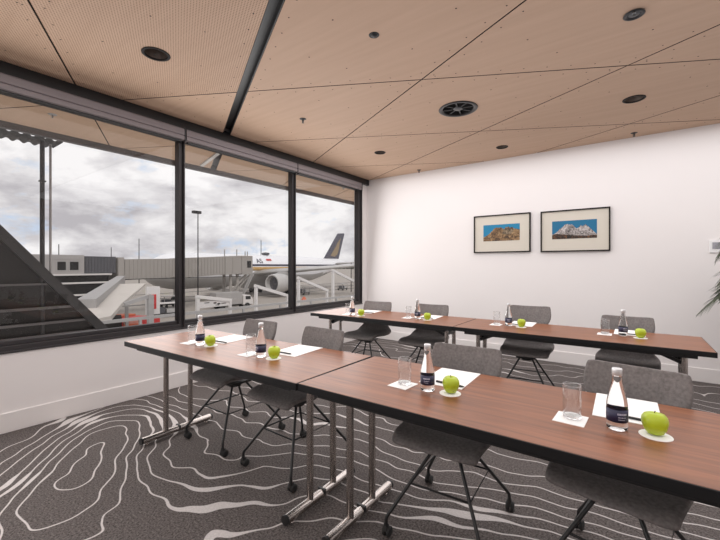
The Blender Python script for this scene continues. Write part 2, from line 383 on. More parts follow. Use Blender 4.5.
# ceiling: rhombic plywood panels with open joints below a dark void
SL = .531
A0, B0, PITCH = 1.345, 1.385, 1.495       # y + SL*(x+1.4) = A ; y - SL*(x+1.4) = B
def clip(poly, a, b, c):                    # keep a*x+b*y <= c
    out = []
    for i in range(len(poly)):
        p, q = poly[i], poly[(i + 1) % len(poly)]
        dp = a * p[0] + b * p[1] - c; dq = a * q[0] + b * q[1] - c
        if dp <= 0: out.append(p)
        if dp * dq < 0:
            t = dp / (dp - dq); out.append((p[0] + (q[0] - p[0]) * t, p[1] + (q[1] - p[1]) * t))
    return out
HOLES = [(-2.855, 1.359, .082), (.012, 4.366, .08), (-2.825, 4.359, .068), (-1.392, 5.104, .066), (-1.411, 3.61, .160)]
def panels(x0, x1, y0, y1, z, th, holes, mats, name):
    bm = bmesh.new()
    GJ = .0065
    for k in range(-7, 6):
        for j in range(-7, 6):
            a0 = A0 + PITCH * k + (.05 if k == 0 else GJ); a1 = A0 + PITCH * (k + 1) - (.05 if k == -1 else GJ)
            b0 = B0 + PITCH * j + GJ; b1 = B0 + PITCH * (j + 1) - GJ
            quad = []
            for a, b in ((a0, b0), (a1, b0), (a1, b1), (a0, b1)):
                quad.append(((a - b) / (2 * SL) - 1.4, (a + b) / 2))
            p = quad
            for c in ((-1, 0, -x0), (1, 0, x1), (0, -1, -y0), (0, 1, y1)):
                p = clip(p, *c)
                if len(p) < 3: break
            if len(p) < 3: continue
            mi = 1 if (k < 0 and j <= 0 and sum(q[0] for q in quad) / 4 < -1.5) else 0
            def inside(q): return all(((p[(i + 1) % len(p)][0] - p[i][0]) * (q[1] - p[i][1]) - (p[(i + 1) % len(p)][1] - p[i][1]) * (q[0] - p[i][0])) > 0 for i in range(len(p))) or \
                                  all(((p[(i + 1) % len(p)][0] - p[i][0]) * (q[1] - p[i][1]) - (p[(i + 1) % len(p)][1] - p[i][1]) * (q[0] - p[i][0])) < 0 for i in range(len(p)))
            edges = []
            def loop(pts):
                vs = [bm.verts.new((x, y, z)) for x, y in pts]
                for i in range(len(vs)): edges.append(bm.edges.new((vs[i], vs[(i + 1) % len(vs)])))
            loop(p)
            hs = [h for h in holes if inside(h[:2])]
            for hx, hy, hr in hs: loop([(hx + hr * math.cos(2 * PI * t / 28), hy + hr * math.sin(2 * PI * t / 28)) for t in range(28)])
            r = bmesh.ops.triangle_fill(bm, use_beauty=True, use_dissolve=False, edges=edges)
            fs = [g for g in r['geom'] if isinstance(g, bmesh.types.BMFace)]
            for f in fs: f.material_index = mi
            ex = bmesh.ops.extrude_face_region(bm, geom=fs)
            bmesh.ops.translate(bm, vec=(0, 0, th), verts=[g for g in ex['geom'] if isinstance(g, bmesh.types.BMVert)])
            for f in bm.faces:
                f.normal_update()
                if abs(f.normal.z) < .5: f.material_index = 2
            # screw heads along the panel edges
            if name == 'ceiling':
                ctr = (sum(q[0] for q in quad) / 4, sum(q[1] for q in quad) / 4)
                for i in range(4):
                    q0, q1 = Vector(quad[i]), Vector(quad[(i + 1) % 4])
                    for t in range(9):
                        s = q0.lerp(q1, (t + .5) / 9)
                        dn = (q1 - q0).normalized(); nn = Vector((-dn.y, dn.x))
                        if nn.dot(Vector(ctr) - s) < 0: nn = -nn
                        s = s + nn * .06
                        if not inside((s.x, s.y)): continue
                        vs = [bm.verts.new((s.x + .0055 * math.cos(2 * PI * u / 8), s.y + .0055 * math.sin(2 * PI * u / 8), z - .001)) for u in range(8)]
                        f = bm.faces.new(vs); f.material_index = 2
                for u, v in ((.25, .35), (.25, .65), (.5, .5), (.75, .35), (.75, .65), (.5, .2), (.5, .8)):
                    q = Vector(quad[0]).lerp(Vector(quad[1]), u).lerp(Vector(quad[3]).lerp(Vector(quad[2]), u), v)
                    if not inside((q.x, q.y)): continue
                    vs = [bm.verts.new((q.x + .006 * math.cos(2 * PI * t / 8), q.y + .006 * math.sin(2 * PI * t / 8), z - .001)) for t in range(8)]
                    f = bm.faces.new(vs); f.material_index = 2
    bmesh.ops.recalc_face_normals(bm, faces=bm.faces)
    me = D.meshes.new(name); bm.to_mesh(me); bm.free()
    for m in mats: me.materials.append(m)
    o = D.objects.new(name, me); link(o)
    return struct(o)
panels(-3.90, XR, YF, YB, ZC, .015, HOLES, [M['ply'], M['plyperf'], M['darkvoid']], 'ceiling')
struct(MB().box(XW - .2, XR, YF, YB, ZC + .13, ZC + .2).build('trim_1', M['darkvoid']))      # slab above the panels
struct(MB().box(XW - .02, -3.905, YF, YB - .002, HEAD, ZC + .03).build('trim_2', M['black']))          # black head beam above the blinds

# recessed black channel between two panel rows
def on_a(x, a): return a - SL * (x + 1.4)
ch = MB()
x0, x1 = -3.88, XR - .05
g = .046
def rib(o0, o1, z0, z1):
    vs = []
    for z in (z0, z1):
        for x, o in ((x0, o0), (x1, o0), (x1, o1), (x0, o1)): vs.append((x, on_a(x, A0) + o, z))
    ch.add(vs, [(0, 1, 2, 3), (7, 6, 5, 4), (0, 4, 5, 1), (1, 5, 6, 2), (2, 6, 7, 3), (3, 7, 4, 0)])
rib(-g, g, ZC + .055, ZC + .065); rib(-g, -g + .006, ZC, ZC + .055); rib(g - .006, g, ZC, ZC + .055)
tag(ch.build('ceiling_channel', M['black']), 'long black recessed channel crossing the plywood ceiling diagonally to the windows', 'ceiling channel')

# ------------------------------------------------------------------ windows
MUL = [(-.85, -.71), (2.13, 2.19), (3.80, 3.855), (5.41, 5.51)]
OPEN = [(-3.1, -.85), (-.71, 2.13), (2.19, 3.80), (3.855, 5.41)]
fr = MB()
fr.box(XW - .12, XW - .005, YF, 5.51, SILL, .672)
fr.box(XW - .12, XW + .012, YF, 5.51, SILL, .632)
fr.box(XW - .10, XW - .04, YF, 5.51, .672, .705)
fr.box(XW - .10, XW - .04, YF, 5.51, 2.66, HEAD)
struct(fr.build('trim_3', M['frame'], bevel=.004))
for n, (a, b) in enumerate(MUL):
    m = MB()
    w = b - a
    m.box(XW - .10, XW - .01, a, a + w * .62, .64, HEAD - .06)
    m.box(XW - .10, XW + .02, a + w * .66, a + w * .80, .64, HEAD - .06)
    m.box(XW - .10, XW + .005, a + w * .84, b, .64, HEAD - .06)
    struct(m.build('trim_%d' % (4 + n), M['frame'], bevel=.003))
for n, (a, b) in enumerate(OPEN):
    struct(MB().box(XW - .088, XW - .082, a, b, .70, 2.68).build('window_%d' % (n + 1), M['pane']))
    c = MB()
    y0, y1 = a - .024, b + .018
    if n == 3: y1 = 5.40
    c.prism([(XW + .075, 2.77), (XW + .082, 2.76), (XW + .082, 2.70), (XW + .074, 2.694), (XW + .082, 2.688), (XW + .082, 2.652), (XW + .07, 2.645), (XW, 2.645), (XW, 2.77)], y0, y1, 'xz')
    if n == 0: continue
    root = empty('roller_blind', (0, 0, 0), 0,
        ['', 'grey roller blind cassette over the widest, leftmost window', 'grey roller blind cassette over the middle window with the jet bridge view', 'short grey roller blind cassette over the window next to the back wall'][n], 'roller blind', 'roller blind cassettes above the windows')
    c.build('cassette', M['cassette'], root)
    MB().box(XW + .02, XW + .06, y0 + .03, y1 - .03, 2.628, 2.648).build('hem_bar', M['black'], root)
    MB().box(XW + .0, XW + .086, y1 - .006, y1 + .004, 2.64, 2.775).build('end_cap', M['black'], root)

# ------------------------------------------------------------------ ceiling fixtures
def downlight(x, y, r, label):
    t = empty('downlight', (x, y, ZC), 0, label, 'downlight', 'recessed ceiling downlights')
    MB().lathe([(r * 1.0, .004), (r * 1.16, .002), (r * 1.18, -.003), (r * 1.12, -.006), (r * .95, -.005), (r * .92, .004), (r * .97, .008)], 32).build('trim_ring', M['ringblack'], t)
    MB().lathe([(r * .95, .0), (r * .85, .03), (r * .62, .075), (r * .5, .09), (0, .09)], 32).build('reflector', M['reflector'], t)
    MB().lathe([(0, .062), (r * .3, .066), (r * .42, .078), (r * .42, .088)], 20).build('lamp', M['lampoff'], t)
M['ringblack'] = mat('dark_bronze_ring', (.014, .011, .010), .6, spec=.2, var=.1)
M['reflector'] = mat('dark_reflector', (.10, .075, .06), .35, metal=.5, var=.1)
M['lampoff'] = mat('unlit_lamp_glass', (.16, .14, .12), .3, var=.05)
downlight(-2.855, 1.359, .082, 'dark recessed downlight in the perforated ceiling panel near the left windows')
downlight(.012, 4.366, .078, 'dark recessed downlight on the right above the second picture')
downlight(-2.825, 4.359, .066, 'dark recessed downlight nearest the window corner of the back wall')
downlight(-1.392, 5.104, .064, 'small dark recessed downlight close to the back wall, between two ceiling joints')

t = empty('air_diffuser', (-1.411, 3.61, ZC), 0, 'round black swirl air diffuser, largest fitting in the plywood ceiling', 'air vent')
MB().lathe([(.150, .01), (.186, .002), (.190, -.004), (.182, -.009), (.160, -.008), (.150, .0)], 40).build('rim', M['plastic'], t)
MB().lathe([(.156, .0), (.152, .08), (0, .085)], 32).build('throat', M['darkvoid'], t)
M['spoke'] = mat('grey_plastic_spokes', (.09, .09, .092), .45, var=.08)
MB().lathe([(0, -.006), (.036, -.006), (.045, 0), (.038, .014), (0, .016)], 24).build('hub', M['spoke'], t)
for k in range(8):
    a = 2 * PI * k / 8 + .2
    MB().bar((.038 * math.cos(a), .038 * math.sin(a), .006), (.156 * math.cos(a), .156 * math.sin(a), .008), .010, .012).build('spoke', M['plastic'], t)

t = empty('ceiling_sensor', (-1.421, 2.118, ZC), 0, 'small black round sensor dome in the ceiling over the front tables', 'ceiling sensor')
MB().lathe([(0, -.014), (.014, -.012), (.023, -.005), (.025, .0), (.025, .02)], 24).build('dome', M['plastic'], t)
MB().lathe([(.024, -.001), (.031, -.005), (.036, -.002), (.036, .0)], 24).build('bezel', M['black'], t)
t = empty('ceiling_spotlight', (.008, 2.894, ZC), 0, 'round black ceiling spotlight with small stub at the upper right', 'spotlight')
MB().lathe([(.036, .0), (.056, -.002), (.058, -.007), (.05, -.011), (.038, -.008), (.034, 0)], 24).build('bezel', M['plastic'], t)
MB().lathe([(0, -.012), (.018, -.01), (.03, -.003), (.036, 0)], 24).build('lens', M['spoke'], t)
MB().tube([(.0, -.045, -.006), (0, -.05, -.02), (0, -.052, -.034)], .009, 10).build('stub', M['black'], t)
for (x, y, lb) in ((-2.847, 2.882, 'small black fire sprinkler hanging from ceiling beside the middle window'), (.015, 5.482, 'small black fire sprinkler hanging from ceiling at far right by the back wall'), (-2.824, 5.529, 'small black fire sprinkler hanging above the left end of the back wall')):
    t = empty('fire_sprinkler', (x, y, ZC), 0, lb, 'sprinkler', 'fire sprinklers in the ceiling')
    MB().lathe([(0, -.006), (.024, -.006), (.034, -.002), (.036, 0)], 20).build('escutcheon', M['black'], t)
    MB().tube([(0, 0, -.004), (0, 0, -.03)], .006, 8).tube([(.011, 0, -.008), (.009, 0, -.03), (0, 0, -.042)], .0025, 6).tube([(-.011, 0, -.008), (-.009, 0, -.03), (0, 0, -.042)], .0025, 6).build('nozzle', M['black'], t)
    MB().lathe([(0, -.044), (.013, -.043), (.013, -.041), (0, -.041)], 12).build('deflector', M['black'], t)

# ------------------------------------------------------------------ tables
TH = .74
def table(name_label, x0, x1, y0, rz, fx, group, W=.67):
    """x0..x1 span of the top, y0 front edge at x0, fx the two leg frame positions"""
    L = x1 - x0
    t = empty('folding_table', (x0, y0, 0), rz, name_label, 'table', group)
    c = .006
    MB().box(.004, L - .004, .004, W - .004, TH - .022, TH).build('tabletop', M['wood'], t, bevel=.0015, bseg=1)
    e = MB()
    o, i_ = 0.0, .0055
    for a in ((o, L, o, i_), (o, L, W - i_, W), (o, i_, i_, W - i_), (L - i_, L, i_, W - i_)):
        e.box(a[0], a[1], a[2], a[3], TH - .036, TH - .0005)
    e.box(.01, L - .01, .01, W - .01, TH - .034, TH - .023)
    e.build('edge_band', M['blackedge'], t, bevel=.002)
    r = MB()
    r.box(.09, L - .09, .045, .07, TH - .064, TH - .034); r.box(.09, L - .09, W - .07, W - .045, TH - .064, TH - .034)
    r.box(.09, .115, .07, W - .07, TH - .064, TH - .034); r.box(L - .115, L - .09, .07, W - .07, TH - .064, TH - .034)
    r.build('apron', M['black'], t, bevel=.002)
    for k, x in enumerate(fx):
        x = x - x0; inn = 1 if k == 0 else -1
        ym = .305
        f = MB().tube([(x, ym - .275, .036), (x, ym + .275, .036)], .0235, 16).build('foot', M['steel'], t)
        for s in (-1, 1): MB().tube([(x, ym + s * .272, .036), (x, ym + s * .284, .036)], .0245, 16).build('end_cap', M['plastic'], f)
        MB().box(x - .026, x + .026, ym - .006, ym + .006, .036, .063).build('clamp', M['plastic'], f)
        for s in (-1, 1): MB().lathe([(0, 0), (.012, 0), (.012, .006), (.005, .007), (.005, .02)], 12, c=(x, ym + s * .235, 0.0005)).build('glide', M['steel'], f)
        for s in (-1, 1):
            MB().tube([(x, ym + s * .098, .045), (x, ym + s * .098, TH - .036)], .019, 16).build('leg', M['steel'], t)
        b = MB()
        b.box(x - .016, x + .016, ym - .085, ym + .085, TH - .125, TH - .09)
        b.box(x - .03, x + .03, ym - .14, ym + .14, TH - .066, TH - .034)
        b.box(x + inn * .02 - .012, x + inn * .02 + .012, ym - .03, ym + .0, TH - .12, TH - .095)
        b.build('leg_bracket', M['black'], t, bevel=.002)
        br = MB()
        for s in (-1, 1):
            br.bar((x + inn * .012, ym + s * .075, TH - .135), (x + inn * .21, ym + s * .075, TH - .05), .012, .024)
        br.box(x + inn * .21 - .03, x + inn * .21 + .03, ym - .1, ym + .1, TH - .055, TH - .034)
        br.build('brace', M['black'], t)
    return t
G1, G2 = 'front row of folding tables', 'back row of folding tables'
table('walnut folding table in front row with one end near the left window', -3.06, -1.296, 1.226, R(1.3), (-2.86, -1.395), G1)
table('nearest walnut folding table running out of the frame at lower right', -1.294, .486, 1.272, R(.3), (-1.135, .36), G1)
table('walnut folding table in back row, its left end under the window', -3.128, -1.342, 3.292, R(.4), (-2.99, -1.49), G2)
table('walnut folding table in back row, in front of the two pictures', -1.340, .445, 3.304, R(.2), (-1.175, .30), G2)

# ------------------------------------------------------------------ chairs (face -Y)
def make_chair():
    root = empty('shell_chair')
    path = [(-.240, .449, .198), (-.238, .455, .205), (-.222, .464, .212), (-.15, .471, .220), (-.06, .462, .226), (.04, .455, .231), (.12, .456, .235), (.175, .470, .236), (.206, .502, .226), (.222, .545, .190), (.234, .595, .152), (.246, .645, .158), (.258, .69, .188), (.268, .725, .203), (.281, .77, .204), (.295, .815, .198), (.3005, .834, .194), (.303, .842, .190)]
    NU = 14
    vs = []; fs = []
    for i, (y, z, w) in enumerate(path):
        a, b = path[max(0, i - 1)], path[min(len(path) - 1, i + 1)]
        d = Vector((0, b[0] - a[0], b[1] - a[1])).normalized()
        nrm = Vector((0, -d.z, d.y))
        back = min(1, max(0, (z - .48) / .2)) if y > .1 else 0
        for k in range(NU + 1):
            u = -1 + 2 * k / NU
            curl = (.016 if not back else .016 + .022 * back) * abs(u) ** 2.2
            ins = .0
            if i in (0, 1, 2): ins = .0
            p = Vector((u * w, y, z)) + nrm * curl
            if i >= len(path) - 2 and abs(u) > .9: p.z -= .006
            if i <= 2 and abs(u) > .7: p.y += .018 * ((abs(u) - .7) / .3) ** 2
            vs.append(p)
    for i in range(len(path) - 1):
        for k in range(NU):
            a = i * (NU + 1) + k; fs.append((a, a + 1, a + NU + 2, a + NU + 1))
    o = MB().add(vs, fs, 0, True).build('seat_shell', M['shell'], root)
    s = o.modifiers.new('thick', 'SOLIDIFY'); s.thickness = .026; s.offset = -1
    b = o.modifiers.new('sub', 'SUBSURF'); b.levels = 2; b.render_levels = 2
    for p in o.data.polygons: p.use_smooth = True
    MB().box(-.085, .085, -.095, .095, .405, .421).tube([(0, 0, .38), (0, 0, .41)], .05, 16).build('mounting_plate', M['blackleg'], root, bevel=.003)
    mids = []
    for sx, sy in ((-1, -1), (1, -1), (1, 1), (-1, 1)):
        top = Vector((sx * .05, sy * .055, .412)); low = Vector((sx * .222, sy * .252, .105)); foot = Vector((sx * .235, sy * .266, .066))
        l = MB().tube([top, top.lerp(low, .96), low + Vector((sx * .004, sy * .005, -.008)), low + Vector((sx * .006, sy * .007, -.02)), Vector((low.x + sx * .007, low.y + sy * .008, .052))], .0085, 10).build('leg', M['blackleg'], root)
        mids.append(top.lerp(low, .56))
        cx, cy = low.x + sx * .007, low.y + sy * .008
        ca = MB()
        for k in (-1, 1):
            ca.lathe([(0, -.008), (.018, -.008), (.024, -.005), (.024, .005), (.018, .008), (0, .008)], 16, c=(cx + k * .012, cy + .012, .0245), axis='x')
        ca.box(cx - .008, cx + .008, cy - .010, cy + .018, .030, .055)
        ca.tube([(cx, cy, .045), (cx, cy, .066)], .011, 10)
        ca.build('caster', M['rubber'], l)
    MB().tube(mids + [mids[0]], .0055, 8).build('brace', M['blackleg'], root)
    return root
proto = make_chair()
chairs = [(-2.485, 1.775, 0, 'grey upholstered shell chair on black castors, front row, nearest the windows', 0), (-1.805, 1.775, -2, 'grey upholstered shell chair on black castors, front row, just left of the table joint', 0),
          (-.742, 1.80, 3, 'grey shell chair on castors behind the apple next to the front-row table joint', 0), (-.035, 1.83, -10, 'nearest grey shell chair, its dark seat at the bottom right of the room', 0),
          (-2.59, 3.73, 5, 'grey shell chair against the back wall beside the window frame', 1), (-1.875, 3.80, 4, 'grey shell chair in back row left of the back-row table joint', 1),
          (-.825, 3.87, 6, 'grey shell chair in back row below the mountain picture with the tan peak', 1), (-.04, 3.86, 0, 'grey shell chair in back row nearest the palm at the right', 1)]
for i, (x, y, a, lb, g) in enumerate(chairs):
    o = proto if i == 0 else copy_tree(proto)
    o.location = (x, y, 0); o.rotation_euler.z = R(a)
    if i == 6: o.scale.z = 1.05
    tag(o, lb, 'chair', ('chairs along the front table row', 'chairs along the back table row')[g])

# ------------------------------------------------------------------ place settings
def make_bottle():
    root = empty('water_bottle')
    H = .208
    prof = [(0, .004), (.018, .003), (.026, 0), (.0305, .004), (.0315, .012), (.0315, .078), (.031, .088), (.0285, .105), (.0245, .123), (.020, .142), (.0165, .158), (.0145, .170), (.0138, .178), (.0138, .186), (0, .186)]
    MB().lathe(prof, 36).build('body', M['bottle'], root)
    l = MB().lathe([(.0319, .030), (.0322, .030), (.0322, .072), (.0319, .072)], 36).build('label', M['label'], root)
    tx = MB()
    def arc(a0, a1, z0, z1):
        n = max(2, int((a1 - a0) / 6)); vs = []
        for k in range(n + 1):
            a = R(a0 + (a1 - a0) * k / n)
            for z in (z0, z1): vs.append((.0325 * math.cos(a), .0325 * math.sin(a), z))
        tx.add(vs, [(2 * k, 2 * k + 2, 2 * k + 3, 2 * k + 1) for k in range(n)])
    a = -98
    for w in (5, 4, 6, 5, 3, 5, 6, 4): arc(a, a + w, .056, .062); a += w + 2
    a = -94
    for w in (8, 5, 9, 7, 6): arc(a, a + w, .047, .0495); a += w + 2
    arc(-94, -58, .040, .0415)
    tx.build('lettering', M['labeltext'], l, fix=False)
    MB().lathe([(.0145, .184), (.0155, .186), (.0155, .205), (.0145, .208), (0, .208)], 24).build('cap', M['cap'], root)
    return root
def make_glass():
    r, h, w = .031, .122, .0017
    root = empty('drinking_glass')
    MB().lathe([(r - .004, .011), (r - .0008, .011), (r, h), (r - w, h), (r - w - .0008, .016), (r - .006, .0125)], 32).build('wall', M['tumbler'], root)
    MB().lathe([(r - .0018, h - .001), (r + .0001, h - .0012), (r + .0003, h), (r - w / 2, h + .0008), (r - w - .0003, h)], 32).build('rim', M['rimglass'], root)
    MB().lathe([(0, .0012), (r - .005, 0), (r - .0012, .004), (r - .0008, .0108), (r - .006, .0108), (0, .009)], 32).build('base', M['bottle'], root)
    return root
def make_apple():
    root = empty('apple')
    prof = [(0, .006), (.008, .003), (.015, 0.0), (.022, .004), (.030, .016), (.0355, .034), (.0365, .044), (.034, .056), (.027, .066), (.017, .070), (.009, .066), (.004, .060), (0, .058)]
    o = MB().lathe(prof, 28).build('flesh', M['apple'], root)
    for v in o.data.vertices:
        a = math.atan2(v.co.y, v.co.x); k = 1 + .022 * math.cos(5 * a) * (v.co.z / .07)
        v.co.x *= k * 1.03; v.co.y *= k
    MB().tube([(0, 0, .058), (.001, .001, .068), (.004, .002, .075)], .0014, 6).build('stem', M['stem'], root)
    return root
pb, pg, pa = make_bottle(), make_glass(), make_apple()
napkin = MB().box(-.05, .05, -.055, .055, 0, .0018).build('paper_coaster', M['paper'])
disc = MB().lathe([(0, 0), (.046, 0), (.046, .002), (0, .002)], 32, smooth=False).build('round_coaster', M['paper'])
sheet = MB().box(-.105, .105, -.1485, .1485, 0, .0022).build('paper_pad', M['paper'])
pen = empty('pen')
MB().tube([(-.07, 0, .005), (.055, 0, .005), (.066, 0, .005), (.072, 0, .005)], [.0042, .0045, .0032, .001], 10).build('barrel', M['plastic'], pen)
MB().bar((-.066, 0, .0098), (-.03, 0, .0098), .003, .0016).build('clip', M['steel'], pen)
Z = TH
places = [  # bottle, glass, apple, pad centre (x,y,rot), name
 ((-2.492, 1.492), (-2.605, 1.500), (-2.396, 1.520), (-2.50, 1.735, 8), 'at front-row place nearest the windows', 0),
 ((-1.859, 1.517), (-1.962, 1.520), (-1.757, 1.532), (-1.80, 1.765, 6), 'at front-row place left of table joint', 0),
 ((-.748, 1.548), (-.872, 1.560), (-.648, 1.570), (-.735, 1.785, 2), 'at front-row place right of table joint', 0),
 ((-.043, 1.567), (-.180, 1.575), (.062, 1.578), (-.02, 1.80, 1), 'at the nearest place, right foreground', 0),
 ((-2.602, 3.43), (-2.665, 3.44), (-2.470, 3.42), (-2.61, 3.78, 8), 'at the back-row place under the window end', 1),
 ((-1.846, 3.58), (-1.960, 3.59), (-1.722, 3.56), (-1.80, 3.78, 6), 'at the back-row place left of the table joint', 1),
 ((-.940, 3.665), (-1.050, 3.67), (-.826, 3.65), (-.86, 3.86, 3), 'at the back-row place below the tan mountain picture', 1),
 ((-.061, 3.690), (-.182, 3.685), (.050, 3.64), (-.02, 3.87, 0), 'at the back-row place nearest the palm', 1)]
for i, (b, g, a, p, nm, row) in enumerate(places):
    gr = ('front tables', 'back tables')[row]
    def put(src, x, y, z, rz, label, cat, group, tree=True):
        o = src if i == 0 else copy_tree(src)
        o.location = (x, y, z); o.rotation_euler.z = R(rz)
        return tag(o, label, cat, group)
    put(sheet, p[0], p[1], Z, p[2], 'white sheet of paper ' + nm, 'paper', 'paper sheets on the ' + gr)
    put(napkin, g[0] - .003, g[1] - .012, Z, (6, 4, -4, -3, 5, 4, 2, 0)[i], 'square white coaster under the drinking glass ' + nm, 'coaster', 'square coasters on the ' + gr)
    put(pg, g[0], g[1], Z + .0019, 0, 'empty clear drinking glass ' + nm, 'glass', 'drinking glasses on the ' + gr)
    put(pb, b[0], b[1], Z, (-35, -25, 0, 12, -20, -8, 0, 10)[i], 'clear water bottle with navy label ' + nm, 'bottle', 'water bottles on the ' + gr)
    put(disc, a[0], a[1] - .004, Z, 0, 'round white coaster under the apple ' + nm, 'coaster', 'round coasters on the ' + gr)
    o = put(pa, a[0], a[1], Z + .0021, (0, 60, 140, 20, 75, 200, 110, 260)[i], 'green apple on round coaster ' + nm, 'apple', 'green apples on the ' + gr)
    o.rotation_euler.x = R((14, 4, 3, -8, 2, -4, 5, -2)[i]) ; o.location.z += .001
    put(pen, (b[0] + a[0]) / 2 + .005, max(p[1] - .115, b[1] + .055), Z + .0024, p[2] - 4, 'black pen lying on the paper ' + nm, 'pen', 'pens on the ' + gr)

# ------------------------------------------------------------------ pictures and wall plate
def picture(xc, zc, w, h, label, kind):
    t = empty('framed_picture', (xc, YB, zc), 0, label, 'picture', 'framed mountain pictures on the back wall')
    f = MB(); b = .016; d = .034
    f.box(-w / 2, w / 2, -d, -.002, -h / 2, -h / 2 + b); f.box(-w / 2, w / 2, -d, -.002, h / 2 - b, h / 2)
    f.box(-w / 2, -w / 2 + b, -d, -.002, -h / 2 + b, h / 2 - b); f.box(w / 2 - b, w / 2, -d, -.002, -h / 2 + b, h / 2 - b)
    f.build('frame', M['pframe'], t, bevel=.002)
    MB().box(-w / 2 + b, w / 2 - b, -.018, -.004, -h / 2 + b, h / 2 - b).build('mount', M['mount'], t)
    pw, ph = (.515, .24); z0 = .008 - ph / 2 + .005
    p = MB().box(-pw / 2, pw / 2, -.0195, -.018, z0, z0 + ph).build('print', M['printsky'] if kind == 0 else M['printsky2'], t)
    random.seed(11 + kind)
    if kind == 0:
        sil = [(0, .24), (.06, .30), (.14, .40), (.2, .52), (.27, .66), (.33, .80), (.38, .84), (.44, .80), (.5, .82), (.54, .74), (.58, .70), (.63, .84), (.66, .78), (.70, .86), (.74, .76), (.80, .82), (.84, .72), (.9, .70), (.96, .66), (1, .64)]
        sil2 = [(.52, .42), (.58, .66), (.63, .80), (.66, .72), (.70, .80), (.74, .7), (.8, .76), (.84, .60), (.78, .42), (.66, .36)]
    else:
        sil = [(0, .24), (.06, .33), (.13, .42), (.18, .58), (.24, .64), (.29, .78), (.35, .82), (.4, .76), (.45, .80), (.5, .70), (.55, .55), (.60, .58), (.65, .70), (.70, .66), (.75, .76), (.80, .66), (.86, .52), (.92, .38), (.97, .26), (1, .20)]
        sil2 = None
    fine = []
    for (a, c), (e, g_) in zip(sil[:-1], sil[1:]):
        for k in range(4): fine.append((a + (e - a) * k / 4, c + (g_ - c) * k / 4 + random.uniform(-.018, .018)))
    fine.append(sil[-1])
    def conv(q): return (-pw / 2 + q[0] * pw, z0 + max(0, q[1]) * ph)
    MB().prism([conv((0, 0))] + [conv(q) for q in fine] + [conv((1, 0))], -.0202, -.0195, 'xz').build('mountain', M['rocktan'] if kind == 0 else M['rocksnow'], p)
    if sil2: MB().prism([conv(q) for q in sil2], -.0206, -.0202, 'xz').build('dark_crag', M['rockdark'], p)
    if kind:
        ft = [(0, .22), (.1, .30), (.2, .26), (.3, .24), (.42, .20), (.55, .17), (.68, .15), (.8, .13), (.92, .17), (1, .16)]
        MB().prism([conv((0, 0))] + [conv(q) for q in ft] + [conv((1, 0))], -.0206, -.0202, 'xz').build('foothill', M['rockfoot'], p)
    return t
picture(-1.552, 1.775, .80, .555, 'framed print of a tan rocky mountain under turquoise sky, left on back wall', 0)
picture(-.623, 1.768, .80, .555, 'framed print of a snowy mountain under deep blue sky, right on back wall', 1)
t = empty('wall_control_plate', (.775, YB, 1.517), 0, 'white wall-mounted control plate with grey display above the palm', 'control plate')
MB().box(-.085, .085, -.014, 0, -.07, .07).build('plate', M['plate'], t, bevel=.003)
MB().box(-.06, .06, -.017, -.014, -.03, .045).build('display', M['platein'], t)

# ------------------------------------------------------------------ palm at the right edge
def palm(x, y):
    t = empty('potted_palm', (x, y, 0), 0, 'potted palm with thin dark green fronds at the right edge by the back wall', 'potted plant')
    MB().lathe([(0, 0), (.13, 0), (.14, .01), (.17, .30), (.178, .32), (.165, .32), (.16, .29), (0, .28)], 28).build('pot', M['pot'], t)
    MB().lathe([(0, .285), (.158, .282)], 20).build('soil', M['soil'], t)
    random.seed(5)
    fronds = []
    for k in range(7):
        a = 2 * PI * k / 7 + .4; fronds.append((a, random.uniform(.95, 1.15), random.uniform(.50, .66), .62))
    fronds += [(R(178), 1.54, .43, .78), (R(160), 1.50, .45, .80), (R(190), 1.60, .40, .8), (R(205), 1.12, .46, .5), (R(188), 1.25, .44, .58), (R(215), 1.28, .42, .8)]
    for a, top, reach, zb in fronds:
        c, s = math.cos(a), math.sin(a)
        pts = []
        for k in range(11):
            u = k / 10
            h = .28 + (top + .12 - .28) * math.sin(min(1, u * 1.25) * PI / 2) - max(0, u - .62) ** 2 * 1.8
            r_ = .03 + reach * u ** 1.7
            pts.append(Vector((c * r_, s * r_ * .8, h)))
        f = MB().tube(pts, [.007 - .0052 * k / 10 for k in range(11)], 6).build('frond', M['trunk'], t)
        lf = MB()
        for k in range(26):
            u = .42 + .57 * k / 25
            i = min(9, int(u * 10)); p = pts[i].lerp(pts[i + 1], u * 10 - i); d = (pts[i + 1] - pts[i]).normalized()
            for sd in (-1, 1):
                side = d.cross(Vector((0, 0, 1))).normalized() * sd
                ln = .26 * math.sin(PI * (.18 + .75 * (u - .42) / .57)) + random.uniform(-.02, .02)
                dirv = (side * .75 + d * .75 + Vector((0, 0, .12))).normalized()
                w = .0095; q = [p]
                for m_ in range(1, 5):
                    v = m_ / 4
                    q.append(p + dirv * ln * v - Vector((0, 0, 1)) * ln * .42 * v * v)
                ws = [.002, w, w * .9, w * .55, .0006]
                up = d.cross(dirv).normalized(); wv = dirv.cross(up).normalized()
                vs = []
                for m_ in range(5):
                    vs += [q[m_] - wv * ws[m_], q[m_] + up * ws[m_] * .35, q[m_] + wv * ws[m_]]
                fs = []
                for m_ in range(4):
                    b0 = m_ * 3
                    fs += [(b0, b0 + 1, b0 + 4, b0 + 3), (b0 + 1, b0 + 2, b0 + 5, b0 + 4)]
                lf.add(vs, fs, 0, True)
        lf.build('leaflets', M['leaf'], f, fix=False)
    return t
palm(1.13, 5.0)

